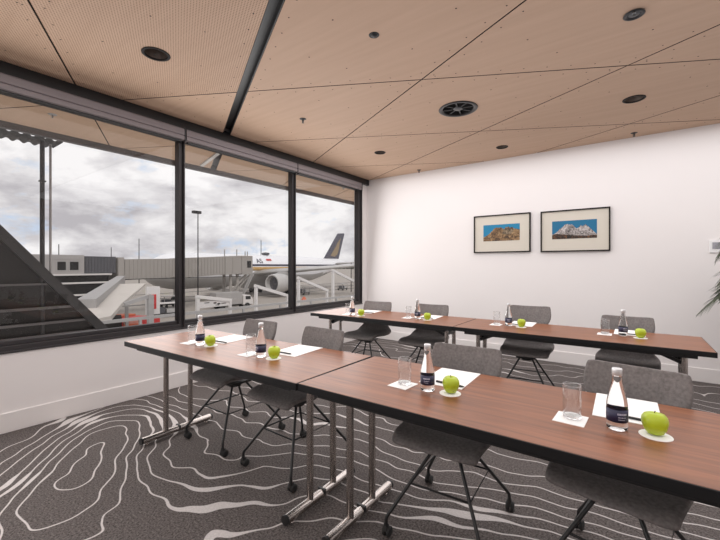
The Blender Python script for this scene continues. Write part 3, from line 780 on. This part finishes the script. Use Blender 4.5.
# ------------------------------------------------------------------ outside: eaves
SO_X = -5.5
panels(SO_X, XW - .16, -4, 16, ZC, .015, [], [M['ply'], M['ply'], M['darkvoid']], 'soffit')
struct(MB().box(SO_X - .06, XW - .19, -4, 16, ZC + .05, ZC + .25).build('trim_8', M['fascia']))
struct(MB().box(SO_X - .07, SO_X, -4, 16, ZC - .068, ZC + .25).build('trim_9', M['fascia']))
cor = MB(); pts = []
n = 6
y = -1.5
prof = []
while y < 1.56:
    prof.append((y, 2.797 + .015 * math.cos(2 * PI * y / .102))); y += .102 / 10
poly = prof + [(q[0], q[1] + .012) for q in prof[::-1]]
nn = len(prof)
for i in range(nn - 1):
    (ya, za), (yb, zb) = prof[i], prof[i + 1]
    vs = [(X_, yy, zz + dz) for X_ in (-5.95, -5.58) for yy, zz in ((ya, za), (yb, zb)) for dz in (0, .01)]
    cor.add(vs, [(0, 2, 3, 1), (4, 5, 7, 6), (0, 4, 6, 2), (1, 3, 7, 5), (0, 1, 5, 4), (2, 6, 7, 3)], 0, True)
tag(cor.build('corrugated_sheet', M['darkbeam']), 'dark corrugated roof sheet edge under the eaves at the upper left window', 'roof sheet')
t = empty('eaves_sprinkler', (-4.86, 1.27, ZC), 0, 'small sprinkler under the outdoor eaves seen through the leftmost window', 'sprinkler')
MB().lathe([(0, -.01), (.03, -.008), (.04, 0)], 16).build('escutcheon', M['outgrey'], t); MB().tube([(0, 0, -.006), (0, 0, -.04)], .008, 8).build('nozzle', M['outgrey'], t)
t = empty('eaves_sprinkler', (-4.7, 5.9, ZC), 0, 'small sprinkler under the outdoor eaves seen through the window by the back wall', 'sprinkler')
MB().lathe([(0, -.01), (.03, -.008), (.04, 0)], 16).build('escutcheon', M['outgrey'], t); MB().tube([(0, 0, -.006), (0, 0, -.04)], .008, 8).build('nozzle', M['outgrey'], t)
tag(MB().bar((-5.42, 3.27, ZC - .012), (-4.5, 3.0, ZC - .012), .05, .02).build('eaves_light', M['outwhite']), 'slim pale strip light under the outdoor eaves at the middle window', 'strip light')
# column, downpipe and dark raking wall beyond the first window
GZ = -5.3
tag(MB().tube([(-5.67, 1.385, GZ), (-5.67, 1.385, 2.86)], .024, 12).box(-5.70, -5.64, 1.355, 1.415, 2.30, 2.315).build('steel_column', M['darkbeam']), 'slim dark steel column outside the leftmost window', 'column')
tag(MB().tube([(-5.72, 1.475, GZ), (-5.72, 1.475, 2.78)], .013, 10).build('downpipe', M['outgrey']), 'thin light grey downpipe beside the dark steel column outside', 'downpipe')
rk = empty('raking_wall', (-5.6, 1.0, 0), 0, 'dark metal-clad raking gable with sloped edge beam outside leftmost window', 'wall cladding')
sl = (.429 - 1.70) / (2.049 - 1.004)
def rz_(y): return 1.68 + sl * (y - 1.004)
MB().prism([(-3.5, -4), (-3.5, rz_(-2.5) - .02), (1.9, rz_(2.9) - .02), (1.9, -4)], -.12, -.06, 'yz').build('cladding', M['darkclad'], rk)
MB().bar((-.03, -3.5, rz_(-2.5) - .0), (-.03, 2.4, rz_(3.4) - .0), .06, .10).build('edge_beam', M['darkbeam'], rk)
mm = MB()
for z, th in ((1.085, .022), (.80, .03), (.62, .03), (.47, .03)):
    ye = 1.004 + (z - 1.70) / sl - 1.0
    mm.box(-.06, -.035, -3.4, ye - .03, z - th / 2, z + th / 2)
mm.build('rail', M['fascia'], rk)

# ------------------------------------------------------------------ outside: walkway, rails, low roof
struct(MB().box(-600, -10.2, -350, 700, GZ - .3, GZ).build('apron_ground', M['concrete']))
struct(MB().box(-10.2, XW - .2, -350, 700, GZ - .3, GZ).build('kerb_strip', M['drain']))
for x in (-78, -68, -92): struct(MB().box(x, x + 1.6, -200, 400, GZ, GZ + .02).build('apron_strip', M['drain']))
struct(MB().box(-14.2, -10.8, 2.2, 24, -1.55, -1.35).build('walkway_slab', M['outgrey']))
for x, lb in ((-12, 'grey guard rail along the walkway outside the windows'),):
    t = empty('guard_rail', (x, 0, 0), 0, lb, 'guard rail')
    MB().box(-.04, .04, 3.2, 22, -.325, -.235).build('top_rail', M['outgrey'], t)
    for y in [3.4 + 1.85 * k for k in range(10)]: MB().box(-.035, .035, y - .035, y + .035, -1.35, -.325).build('post', M['outgrey'], t)
def stairframe(y0, z0, y1, z1, label, x=-12.6, mats='outwhite', slabm=None):
    t = empty('handrail_frame', (x, y0, 0), 0, label, 'handrail frame', 'sloped white frames outside the windows')
    m = M[mats]; L = y1 - y0
    sl_ = (z1 - z0) / L
    MB().bar((0, -.06, z0 - sl_ * -.06 * -1 + .0), (0, L + .05, z1 + sl_ * .05), .12, .12).build('sloped_beam', m, t)
    MB().box(-.06, .06, -.05, .05, -1.35, z0 - .04).build('post', m, t)
    MB().box(-.05, .05, L - .05, L + .05, -1.35, z1 - .04).build('post', m, t)
    if slabm: slabm(t, L)
    return t
def infill(t, L):
    MB().box(-.02, .02, .05, L - .05, -.22, -.0).build('panel', M['outwhite'], t)
    m = MB()
    for a, b, c, d in ((.25, .45, -.06, -.03), (.62, .74, -.1, -.05), (.78, .9, -.14, -.09), (.7, .86, -.17, -.15), (.95, 1.15, -.13, -.1)): m.box(.02, .024, a, b, c, d)
    m.build('panel_marks', M['darkbeam'], t)
stairframe(7.447, .20, 8.783, -.02, 'white panelled handrail frame below the jet bridge', slabm=infill)
stairframe(10.02, .47, 11.75, -.03, 'white sloped handrail frame in front of the aircraft engine')
stairframe(12.46, .74, 14.48, .06, 'white sloped handrail frame under the aircraft wing, beside right mullion')
stairframe(14.95, 1.07, 16.9, .40, 'white sloped handrail frame closest to the window jamb at the back wall')
t = empty('equipment_frame', (-12.6, 5.0, 0), 0, 'grey gantry frame with red panel right of the flat white roof', 'equipment frame')
MB().bar((0, .05, .13), (0, .83, .34), .1, .11).build('beam', M['outgrey'], t)
MB().box(-.07, .07, .74, .90, -1.35, .36).build('post', M['outgrey'], t)
MB().box(-.3, -.2, .80, 1.22, -.3, .62).build('cabinet', M['outwhite'], t)
MB().box(-.2, -.19, .95, 1.10, -.12, .36).build('red_panel', M['red'], t)
# flat white roof with upstand
t = empty('low_roof', (-20, 8, 0), 0, 'flat white low roof with raised edge outside the leftmost window', 'roof')
MB().prism([(3.3, -2.7), (-15.05, 5.16), (-14.14, 7.39), (3.26, -1.37), (7.34, -3.29), (7.65, -3.76)], -.35, -.2, 'xy').build('roof_sheet', M['roofwhite'], t)
MB().prism([(4.2, -3.2), (-29.8, 11.2), (-29.4, 11.9), (4.5, -2.7)], -.75, .12, 'xy').build('upstand', M['outgrey'], t)
for x_, y_ in ((2.5, -2.2), (-6, 1.2), (-12, 5)): MB().box(x_ - .1, x_ + .1, y_ - .1, y_ + .1, GZ, -.35).build('support', M['outgrey'], t)

# ------------------------------------------------------------------ outside: terminal and jet bridge
t = empty('terminal_building', (-58, 8, 0), 0, 'grey terminal block with two small windows beside the jet bridge', 'building')
MB().box(-4, 4, -14, 9.2, .3, 2.62).build('upper_storey', M['terminal'], t)
MB().box(-4, 3.6, -16, 12.0, GZ, .25).build('lower_storey', M['termdark'], t)
for z in (.26, -.75, -2.2): MB().box(-4, 4.3, -16, 12.1, z - .09, z + .09).build('slab_edge', M['outwhite'], t)
for y, wd in ((6.55, .8), (7.75, .85)):
    w = MB().box(3.95, 4.06, y - .12, y + wd + .12, .72, 1.92).build('window', M['outgrey'], t)
    MB().box(4.03, 4.08, y, y + wd, .82, 1.80).build('pane', M['termdark'], w)
MB().box(3.9, 4.05, 5.6, 8.9, 2.1, 2.2).build('canopy', M['outgrey'], t)
ang = math.atan2(45.1 - 21.1, -57 + 56.0)
jb = empty('jet_bridge', (-56, 18.9, 0), ang, 'grey ribbed passenger jet bridge reaching to the aircraft', 'jet bridge')
def tunnel(x0, x1, z0, z1, h, w, name, m, pitch=.55, ribw=.09):
    b = MB()
    def zz(x): return z0 + (z1 - z0) * (x - x0) / (x1 - x0)
    b.add([(x, y, zz(x) + k) for x in (x0, x1) for y in (-w / 2, w / 2) for k in (0, h)], [(0, 1, 3, 2), (4, 6, 7, 5), (0, 4, 5, 1), (2, 3, 7, 6), (0, 2, 6, 4), (1, 5, 7, 3)])
    x = x0 + pitch / 2
    while x < x1 - .05:
        for y in (-w / 2 - .03, w / 2 + .03): b.box(x - ribw, x + ribw, y - .04, y + .04, zz(x) + .08, zz(x) + h - .08)
        x += pitch
    return b.build(name, m, jb)
tunnel(-1.6, 2.0, .37, .37, 2.15, 2.6, 'bellows', M['bridgedark'], .35, .05)
tunnel(2.2, 2.9, -.62, -.6, 3.05, 3.1, 'rotunda', M['bridge'], 2, .05)
tunnel(2.9, 11, -.60, -.36, 2.8, 2.6, 'tunnel', M['bridge'])
tunnel(10.8, 18.6, -.52, -.10, 3.0, 3.0, 'tunnel', M['bridge'])
tunnel(18.6, 22, -.20, .0, 3.1, 3.3, 'tunnel', M['bridge'], 3, .06)
MB().box(21.9, 24.2, -1.8, 1.9, -.2, 3.1).build('cab', M['bridge'], jb)
MB().box(23.0, 23.8, -1.86, -1.78, 1.0, 2.2).build('cab_window', M['termdark'], jb)
MB().box(2, 22, -1.4, -1.3, -.55, -.45).build('cable_tray', M['darkbeam'], jb)
sp = MB()
for x in (20.2, 21.6):
    sp.tube([(x, -.9, GZ + .6), (x, -.9, .0)], .26, 10); sp.tube([(x, .9, GZ + .6), (x, .9, .0)], .26, 10)
sp.bar((20.2, -.9, -3.2), (23.4, -1.2, -.1), .3, .3); sp.bar((20.8, -.9, -3.6), (24.1, -1.2, -.2), .2, .2)
sp.box(19.6, 22.2, -1.2, 1.2, GZ + .5, GZ + 1.0)
sp.build('support_column', M['bridge'], jb)
for x in (19.9, 21.9):
    for y in (-1.2, 1.2): MB().lathe([(0, -.2), (.45, -.2), (.5, -.1), (.5, .1), (.45, .2), (0, .2)], 16, c=(x, y, GZ + .5), axis='y').build('wheel', M['rubber'], jb)
for x, h in ((18.9, 1.1), (21.4, 1.2), (23.2, .9), (23.7, .9)):
    MB().tube([(x, -1, 2.9), (x, -1, 3.0 + h)], .09, 8).build('roof_mast', M['outgrey'], jb)
st = MB()
st.bar((20.8, -2.2, GZ + .1), (23.8, -2.2, -.1), .8, .12)
st.bar((20.8, -2.6, GZ + 1.1), (23.8, -2.6, .9), .06, .06)
st.build('service_stair', M['outgrey'], jb)

# ------------------------------------------------------------------ outside: aircraft
PR = 3.45; PZ = .41
ac = empty('aircraft', (-67.3, 30.2, 0), R(97.5), 'white airliner with navy and gold stripe parked at the jet bridge', 'aircraft')
FL = 66.0
def sect(t):
    if t < 7: k = math.sqrt(max(0, 1 - ((7 - t) / 7) ** 2)) ** .9; return (PR * max(k, .02), PZ - .55 * (1 - k))
    if t > 44:
        k = 1 - ((t - 44) / (FL - 44)) ** 1.45 * .90
        return (PR * k, PZ + PR * (1 - k) * .72)
    return (PR, PZ)
vs = []; seg = 32
ts = [0, .15, .5, 1, 1.8, 3, 4.5, 6, 8, 12, 20, 28, 36, 44, 47, 50, 53, 56, 59, 62, 64.5, 66]
for t_ in ts:
    r, z = sect(t_)
    for k in range(seg): a = 2 * PI * k / seg; vs.append((t_, r * math.sin(a), z + r * math.cos(a)))
fs = []
for i in range(len(ts) - 1):
    for k in range(seg): a = i * seg + k; b = i * seg + (k + 1) % seg; fs.append((a, b, b + seg, a + seg))
fs += [tuple(range(seg)), tuple(range((len(ts) - 1) * seg, len(ts) * seg))]
fus = MB()
for f in fs: pass
fus.add(vs, fs, 0, True)
fo = fus.build('fuselage', [M['planewhite'], M['planegrey']], ac)
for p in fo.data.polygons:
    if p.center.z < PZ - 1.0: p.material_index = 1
def stripe(z0, z1, t0, t1, m, name):
    b = MB(); n = 40; v = []
    for i in range(n + 1):
        t_ = t0 + (t1 - t0) * i / n; r, zc = sect(t_)
        for sgn in (-1,):
            for z in (z0, z1):
                q = max(-.999, min(.999, (z - zc) / r)); v.append((t_, sgn * r * math.sqrt(1 - q * q) * 1.004 - .01, zc + r * q))
    b.add(v, [(2 * i, 2 * i + 2, 2 * i + 3, 2 * i + 1) for i in range(n)], 0, True)
    o = b.build(name, m, ac, fix=False)
    s = o.modifiers.new('t', 'SOLIDIFY'); s.thickness = .02; s.offset = 0
stripe(1.28, 1.72, 6, 60, M['navy'], 'window_stripe')
stripe(.30, 1.10, 6, 58, M['gold'], 'gold_stripe')
def wing(pts_root, pts_tip, name, m, th_r, th_t, parent=ac):
    (x0, x1, y0, z0), (x2, x3, y1, z1) = pts_root, pts_tip
    v = []
    for (a, b, y, z, th) in ((x0, x1, y0, z0, th_r), (x2, x3, y1, z1, th_t)):
        c = b - a
        for u, w in ((0, 0), (.08, .55), (.3, 1), (.65, .6), (1, 0.03), (.65, -.3), (.3, -.5), (.08, -.35)): v.append((a + c * u, y, z + w * th / 1.5))
    f = [tuple(range(8)), tuple(range(8, 16))] + [(i, (i + 1) % 8, 8 + (i + 1) % 8, 8 + i) for i in range(8)]
    return MB().add(v, f, 0, True).build(name, m, parent)
M['wing'] = mat('aircraft_wing_grey', (.50, .485, .47), .35, var=.05, scale=.5)
wing((20.5, 33, -2.0, -.55), (38, 41.5, -29, 2.0), 'wing', M['wing'], 1.5, .35)
wing((20.5, 33, 2.0, -.55), (38, 41.5, 29, 2.0), 'wing', M['wing'], 1.5, .35)
wing((57, 63, -.8, 1.9), (64.5, 67.5, -9.6, 2.6), 'tailplane', M['wing'], .6, .2)
wing((57, 63, .8, 1.9), (64.5, 67.5, 9.6, 2.6), 'tailplane', M['wing'], .6, .2)
fin = MB().prism([(53.8, 3.55), (54.6, 3.75), (62.2, 11.6), (65.6, 11.9), (66.0, 11.7), (62.4, 3.55)], -.22, .22, 'xz').build('tail_fin', M['navy'], ac, bevel=.1)
bird = [(57.6, 4.4), (60.0, 4.2), (61.6, 5.0), (62.4, 6.6), (62.9, 8.4), (63.6, 10.2), (62.6, 9.4), (61.6, 8.6), (60.9, 7.6), (59.8, 6.6), (58.8, 5.6)]
bp_ = MB().prism(bird, -.25, -.22, 'xz').build('emblem', M['goldtail'], fin)
for sy in (-1, 1):
    e = MB().lathe([(1.62, .0), (1.78, -.08), (1.92, .15), (2.05, 1.2), (2.05, 2.6), (1.80, 4.2), (1.4, 5.4), (1.25, 5.4), (1.3, 3.5), (1.52, .9), (1.62, .0)], 28, axis='x', c=(20.9, sy * 9.6, -2.35)).build('engine', M['wing'], ac)
    MB().lathe([(0, .55), (.12, .6), (.35, 1.0), (1.53, 1.05)], 24, axis='x', c=(20.9, sy * 9.6, -2.35)).build('fan', M['bridgedark'], e)
    MB().lathe([(.98, 5.1), (.6, 5.4), (.35, 6.4), (0, 6.9)], 20, axis='x', c=(20.9, sy * 9.6, -2.35)).build('exhaust_cone', M['planegrey'], e)
    MB().prism([(21.6, -.5), (27.5, -.55), (26.5, .1), (23.5, .1)], sy * 9.6 - .15, sy * 9.6 + .15, 'xz').build('pylon', M['planegrey'], e)
    g = MB().tube([(31, sy * 4.6, -.9), (31, sy * 4.6, GZ + .9)], .25, 10).bar((29.9, sy * 4.6, GZ + .7), (32.1, sy * 4.6, GZ + .7), .3, .3).build('main_gear', M['planegrey'], ac)
    w = MB()
    for x in (30, 32):
        for o in (-.55, .55): w.lathe([(0, -.22), (.55, -.22), (.66, -.12), (.66, .12), (.55, .22), (0, .22)], 16, c=(x, sy * 4.6 + o, GZ + .66), axis='y')
    w.build('wheel', M['rubber'], g)
g = MB().tube([(5.5, 0, -1.2), (5.5, 0, GZ + .6)], .16, 10).build('nose_gear', M['planegrey'], ac)
MB().lathe([(0, -.4), (.45, -.4), (.5, -.3), (.5, .3), (.45, .4), (0, .4)], 16, c=(5.5, 0, GZ + .5), axis='y').build('wheel', M['rubber'], g)
MB().lathe([(0, 0), (.5, .05), (.9, .3), (.95, .6), (.6, .75), (0, .8)], 16, c=(0, 0, 0)).build('antenna', M['bridgedark'], ac, loc=(29.5, 0, PZ + PR - .1))
belly = MB().lathe([(0, 0), (1.5, 1.2), (2.0, 4), (2.0, 12), (1.4, 15), (0, 16)], 20, axis='x', c=(19, 0, -1.75)).build('belly_fairing', M['planegrey'], ac)
def text_mesh(txt, size, name, m, parent, loc, rot):
    cu = D.curves.new(name, 'FONT'); cu.body = txt; cu.size = size; cu.extrude = .02
    to = D.objects.new(name, cu); link(to)
    dg = bpy.context.evaluated_depsgraph_get(); me = D.meshes.new_from_object(to.evaluated_get(dg)); D.objects.remove(to)
    o = D.objects.new(name, me); me.materials.append(m); link(o); o.parent = parent; o.location = loc; o.rotation_euler = rot
    return o
text_mesh('AS', 1.75, 'lettering', M['navy'], ac, (23.4, -3.2, 2.0), (R(90 - 39), 0, 0))
MB().bar((26.8, -2.68, 2.75), (28.4, -2.68, 2.75), .06, .5, up=(0, .63, .78)).build('red_flag', M['red'], ac)

# ------------------------------------------------------------------ outside: masts, vehicles, trees
def mast(x, y, top, r, label, head=True):
    t = empty('light_mast', (x, y, GZ), 0, label, 'mast', 'masts on the apron')
    MB().tube([(0, 0, 0), (0, 0, top - GZ)], [r, r * .75], 8).build('pole', M['termdark'], t)
    if head: MB().box(-.3, .3, -.75, .35, top - GZ - .2, top - GZ + .15).build('lamp_head', M['darkbeam'], t)
mast(-48.74, 28.86, 8.75, .085, 'tall dark light mast in front of the jet bridge')
mast(-127.7, 55.5, 10.0, .15, 'thin distant mast left of the first mullion', False)
mast(-120.2, 98.1, 11.6, .16, 'thin distant mast above the aircraft fuselage', False)
mast(-123.7, 46.1, 6.8, .12, 'thin distant mast above the dark bellows of the jet bridge', False)
mast(-111.3, 30.3, 6.5, .12, 'thin distant mast above the terminal roof', False)
mast(-58.0, 76.0, 2.2, .12, 'dark pole under the aircraft wing at right', False)

def truck(x, y, rz, cabm, boxm, label, name='service_truck', L=6.0, H=2.6):
    t = empty(name, (x, y, GZ), rz, label, 'truck', 'service vehicles on the apron')
    MB().box(-L / 2, L / 2 - 1.8, -1.1, 1.1, .75, H).build('cargo_box', boxm, t, bevel=.05)
    c = MB().prism([(L / 2 - 1.7, .6), (L / 2, .6), (L / 2, 1.35), (L / 2 - .5, 2.05), (L / 2 - 1.7, 2.05)], -1.05, 1.05, 'xz').build('cab', cabm, t, bevel=.05)
    MB().box(L / 2 - 1.3, L / 2 - .45, -1.07, 1.07, 1.4, 1.9).build('cab_glass', M['termdark'], c)
    for xx in (-L / 2 + 1, L / 2 - 1):
        for yy in (-1, 1): MB().lathe([(0, -.14), (.4, -.14), (.45, -.06), (.45, .06), (.4, .14), (0, .14)], 14, c=(xx, yy, .45), axis='y').build('wheel', M['rubber'], t)
    MB().box(-L / 2, L / 2, -.5, .5, .45, .8).build('chassis', M['darkbeam'], t)
truck(-50.1, 35.3, R(80), M['outwhite'], M['outgrey'], 'grey service truck parked under the jet bridge columns')
truck(-33.3, 12.4, R(70), M['orange'], M['darkclad'], 'orange and dark service vehicle below the flat white roof', L=5)
truck(-37.5, 15.6, R(200), M['orange'], M['red'], 'red service vehicle behind the grey gantry frame', L=4.5, H=1.9)
def cart(x, y, rz, m, label):
    t = empty('baggage_cart', (x, y, GZ), rz, label, 'baggage cart', 'baggage carts on the apron')
    MB().box(-1.4, 1.4, -.75, .75, .45, .58).build('deck', M['darkbeam'], t)
    MB().box(-1.4, 1.4, -.75, .75, 1.75, 1.85).build('canopy', m, t)
    for xx in (-1.35, 1.35):
        for yy in (-.7, .7): MB().box(xx - .05, xx + .05, yy - .05, yy + .05, .58, 1.75).build('post', M['outgrey'], t)
    for xx in (-1, 1):
        for yy in (-.7, .7): MB().lathe([(0, -.08), (.22, -.08), (.25, 0), (.22, .08), (0, .08)], 12, c=(xx, yy, .25), axis='y').build('wheel', M['rubber'], t)
    MB().box(-1.1, -.2, -.6, .6, .58, 1.3).build('load', M['bridgedark'], t); MB().box(.0, 1.0, -.6, .6, .58, 1.1).build('load', M['planegrey'], t)
cart(-59.9, 30.7, R(95), M['outwhite'], 'baggage cart right of the grey gantry frame')
cart(-49.0, 24.5, R(80), M['outwhite'], 'baggage cart beside the left mullion')
cart(-61, 62, R(98), M['outgrey'], 'baggage cart parked beneath the aircraft wing')
cart(-64, 80, R(98), M['outgrey'], 'baggage cart on the apron closest to the window jamb')
t = empty('safety_cone', (-49.6, 50.5, GZ), 0, 'orange-red apron marker beneath the aircraft wing', 'marker')
MB().box(-.6, .6, -.6, .6, 0, .1).build('base', M['rubber'], t); MB().lathe([(.55, .1), (.45, .4), (.2, .85), (0, .9)], 14).build('cone', M['orange'], t)
random.seed(3)
tr = MB()
y = 300
yy = 120.0
while yy < 1200:
    h = 3.5 + random.random() * 6
    tr.lathe([(0, -1.5), (9, 0), (10, h * .5), (6, h * .85), (0, h)], 8, c=(-520 + random.uniform(-8, 8), yy, GZ), smooth=True); yy += random.uniform(6, 11)
tag(tr.build('tree_line', M['tree']), 'dark distant line of trees on the horizon beyond the aircraft', 'trees', kind='stuff')

# ------------------------------------------------------------------ sky
w = D.worlds.new('sky'); bpy.context.scene.world = w; w.use_nodes = True
nt = w.node_tree; N = nt.nodes.new; L = nt.links.new
bg = nt.nodes['Background']
tc = N('ShaderNodeTexCoord'); sx = N('ShaderNodeSeparateXYZ'); L(tc.outputs['Generated'], sx.inputs[0])
def mth(op, a, b=None):
    n = N('ShaderNodeMath'); n.operation = op
    for i, v in enumerate((a, b)):
        if v is None: continue
        if isinstance(v, (int, float)): n.inputs[i].default_value = v
        else: L(v, n.inputs[i])
    return n.outputs[0]
cx = N('ShaderNodeCombineXYZ'); L(sx.outputs['X'], cx.inputs[0]); L(sx.outputs['Y'], cx.inputs[1]); L(mth('MULTIPLY', sx.outputs['Z'], 2.3), cx.inputs[2])
def noise(scale, detail, loc, rough=.55, dist=0):
    mp = N('ShaderNodeMapping'); mp.inputs['Location'].default_value = loc; L(cx.outputs[0], mp.inputs['Vector'])
    n = N('ShaderNodeTexNoise'); n.inputs['Scale'].default_value = scale; n.inputs['Detail'].default_value = detail; n.inputs['Roughness'].default_value = rough; n.inputs['Distortion'].default_value = dist
    L(mp.outputs[0], n.inputs['Vector']); return n.outputs['Fac']
cov = noise(5.2, 10, (1.3, 4.2, 0), .60, .1)
shade = noise(5.0, 9, (7.3, 1.2, 2), .57, .15)
cr1 = N('ShaderNodeValToRGB'); e = cr1.color_ramp.elements; e[0].position = .33; e[0].color = (0, 0, 0, 1); e[1].position = .42; e[1].color = (1, 1, 1, 1); L(cov, cr1.inputs[0])
cr2 = N('ShaderNodeValToRGB'); e = cr2.color_ramp.elements; e[0].position = .38; e[0].color = (.48, .46, .485, 1); e[1].position = .60; e[1].color = (.92, .90, .90, 1); L(shade, cr2.inputs[0])
mx = N('ShaderNodeMix'); mx.data_type = 'RGBA'; L(cr1.outputs[0], mx.inputs[0]); mx.inputs[6].default_value = (.56, .65, .79, 1); L(cr2.outputs[0], mx.inputs[7])
L(mx.outputs[2], bg.inputs['Color']); bg.inputs['Strength'].default_value = 1.08

# ------------------------------------------------------------------ lights
def area(name, loc, rot, sx_, sy_, power, col=(1, 1, 1)):
    l = D.lights.new(name, 'AREA'); l.shape = 'RECTANGLE'; l.size = sx_; l.size_y = sy_; l.energy = power; l.color = col
    o = D.objects.new(name, l); link(o); o.location = loc; o.rotation_euler = rot
    return o
sun = D.lights.new('hazy_sun', 'SUN'); sun.energy = 1.3; sun.angle = R(25); sun.color = (1, .97, .93)
so = D.objects.new('hazy_sun', sun); link(so); so.rotation_euler = (R(20), R(38), 0)
for n, (a, b) in enumerate(OPEN):
    area('window_fill', (XW + .12, (a + b) / 2, 1.60), (0, R(-83), 0), 1.75, b - a - .08, 12 * (b - a), (1, .98, .97))  # added unseen lamp inside each window, boosts the room beyond the sky's light
area('uplight_fill', (.3, -1.3, 1.75), (R(180), 0, 0), 4.2, 2.2, 36, (.86, .95, 1.08))  # added uplight behind the camera, brightens the room off the ceiling
area('uplight_fill', (-.7, 2.7, 1.75), (R(180), 0, 0), 4.4, 2.6, 12, (.86, .95, 1.08))  # added unseen uplight between the table rows, no lamp stands here
area('overhead_fill', (-.35, -.1, ZC - .02), (0, 0, 0), 6.6, 5.0, 104, (.965, .975, 1.0))  # added soft light just under the ceiling, not from the unlit downlights
area('overhead_fill', (-.35, 3.95, ZC - .02), (0, 0, 0), 6.6, 3.0, 112, (.965, .975, 1.0))  # same added overhead light for the back half, denser to lift the far chairs
area('soffit_fill', (-4.8, 4.5, -1.2), (R(180), 0, 0), 1.2, 13, 130, (1, .97, .93))  # added unseen lamp below sill level, brightens the soffit from beneath

# ------------------------------------------------------------------ camera
cam = D.cameras.new('camera'); co = D.objects.new('camera', cam); link(co)
co.location = (0, 0, 1.30); co.rotation_euler = (R(90), 0, R(36))
cam.sensor_width = 36; cam.lens = 36 * 375 / 720; cam.shift_y = -4 / 720; cam.clip_end = 3000; cam.clip_start = .05
sc = bpy.context.scene
sc.camera = co
sc.view_settings.view_transform = 'Standard'; sc.view_settings.look = 'None'; sc.view_settings.gamma = 1; sc.view_settings.exposure = 0
sc.view_settings.use_curve_mapping = False
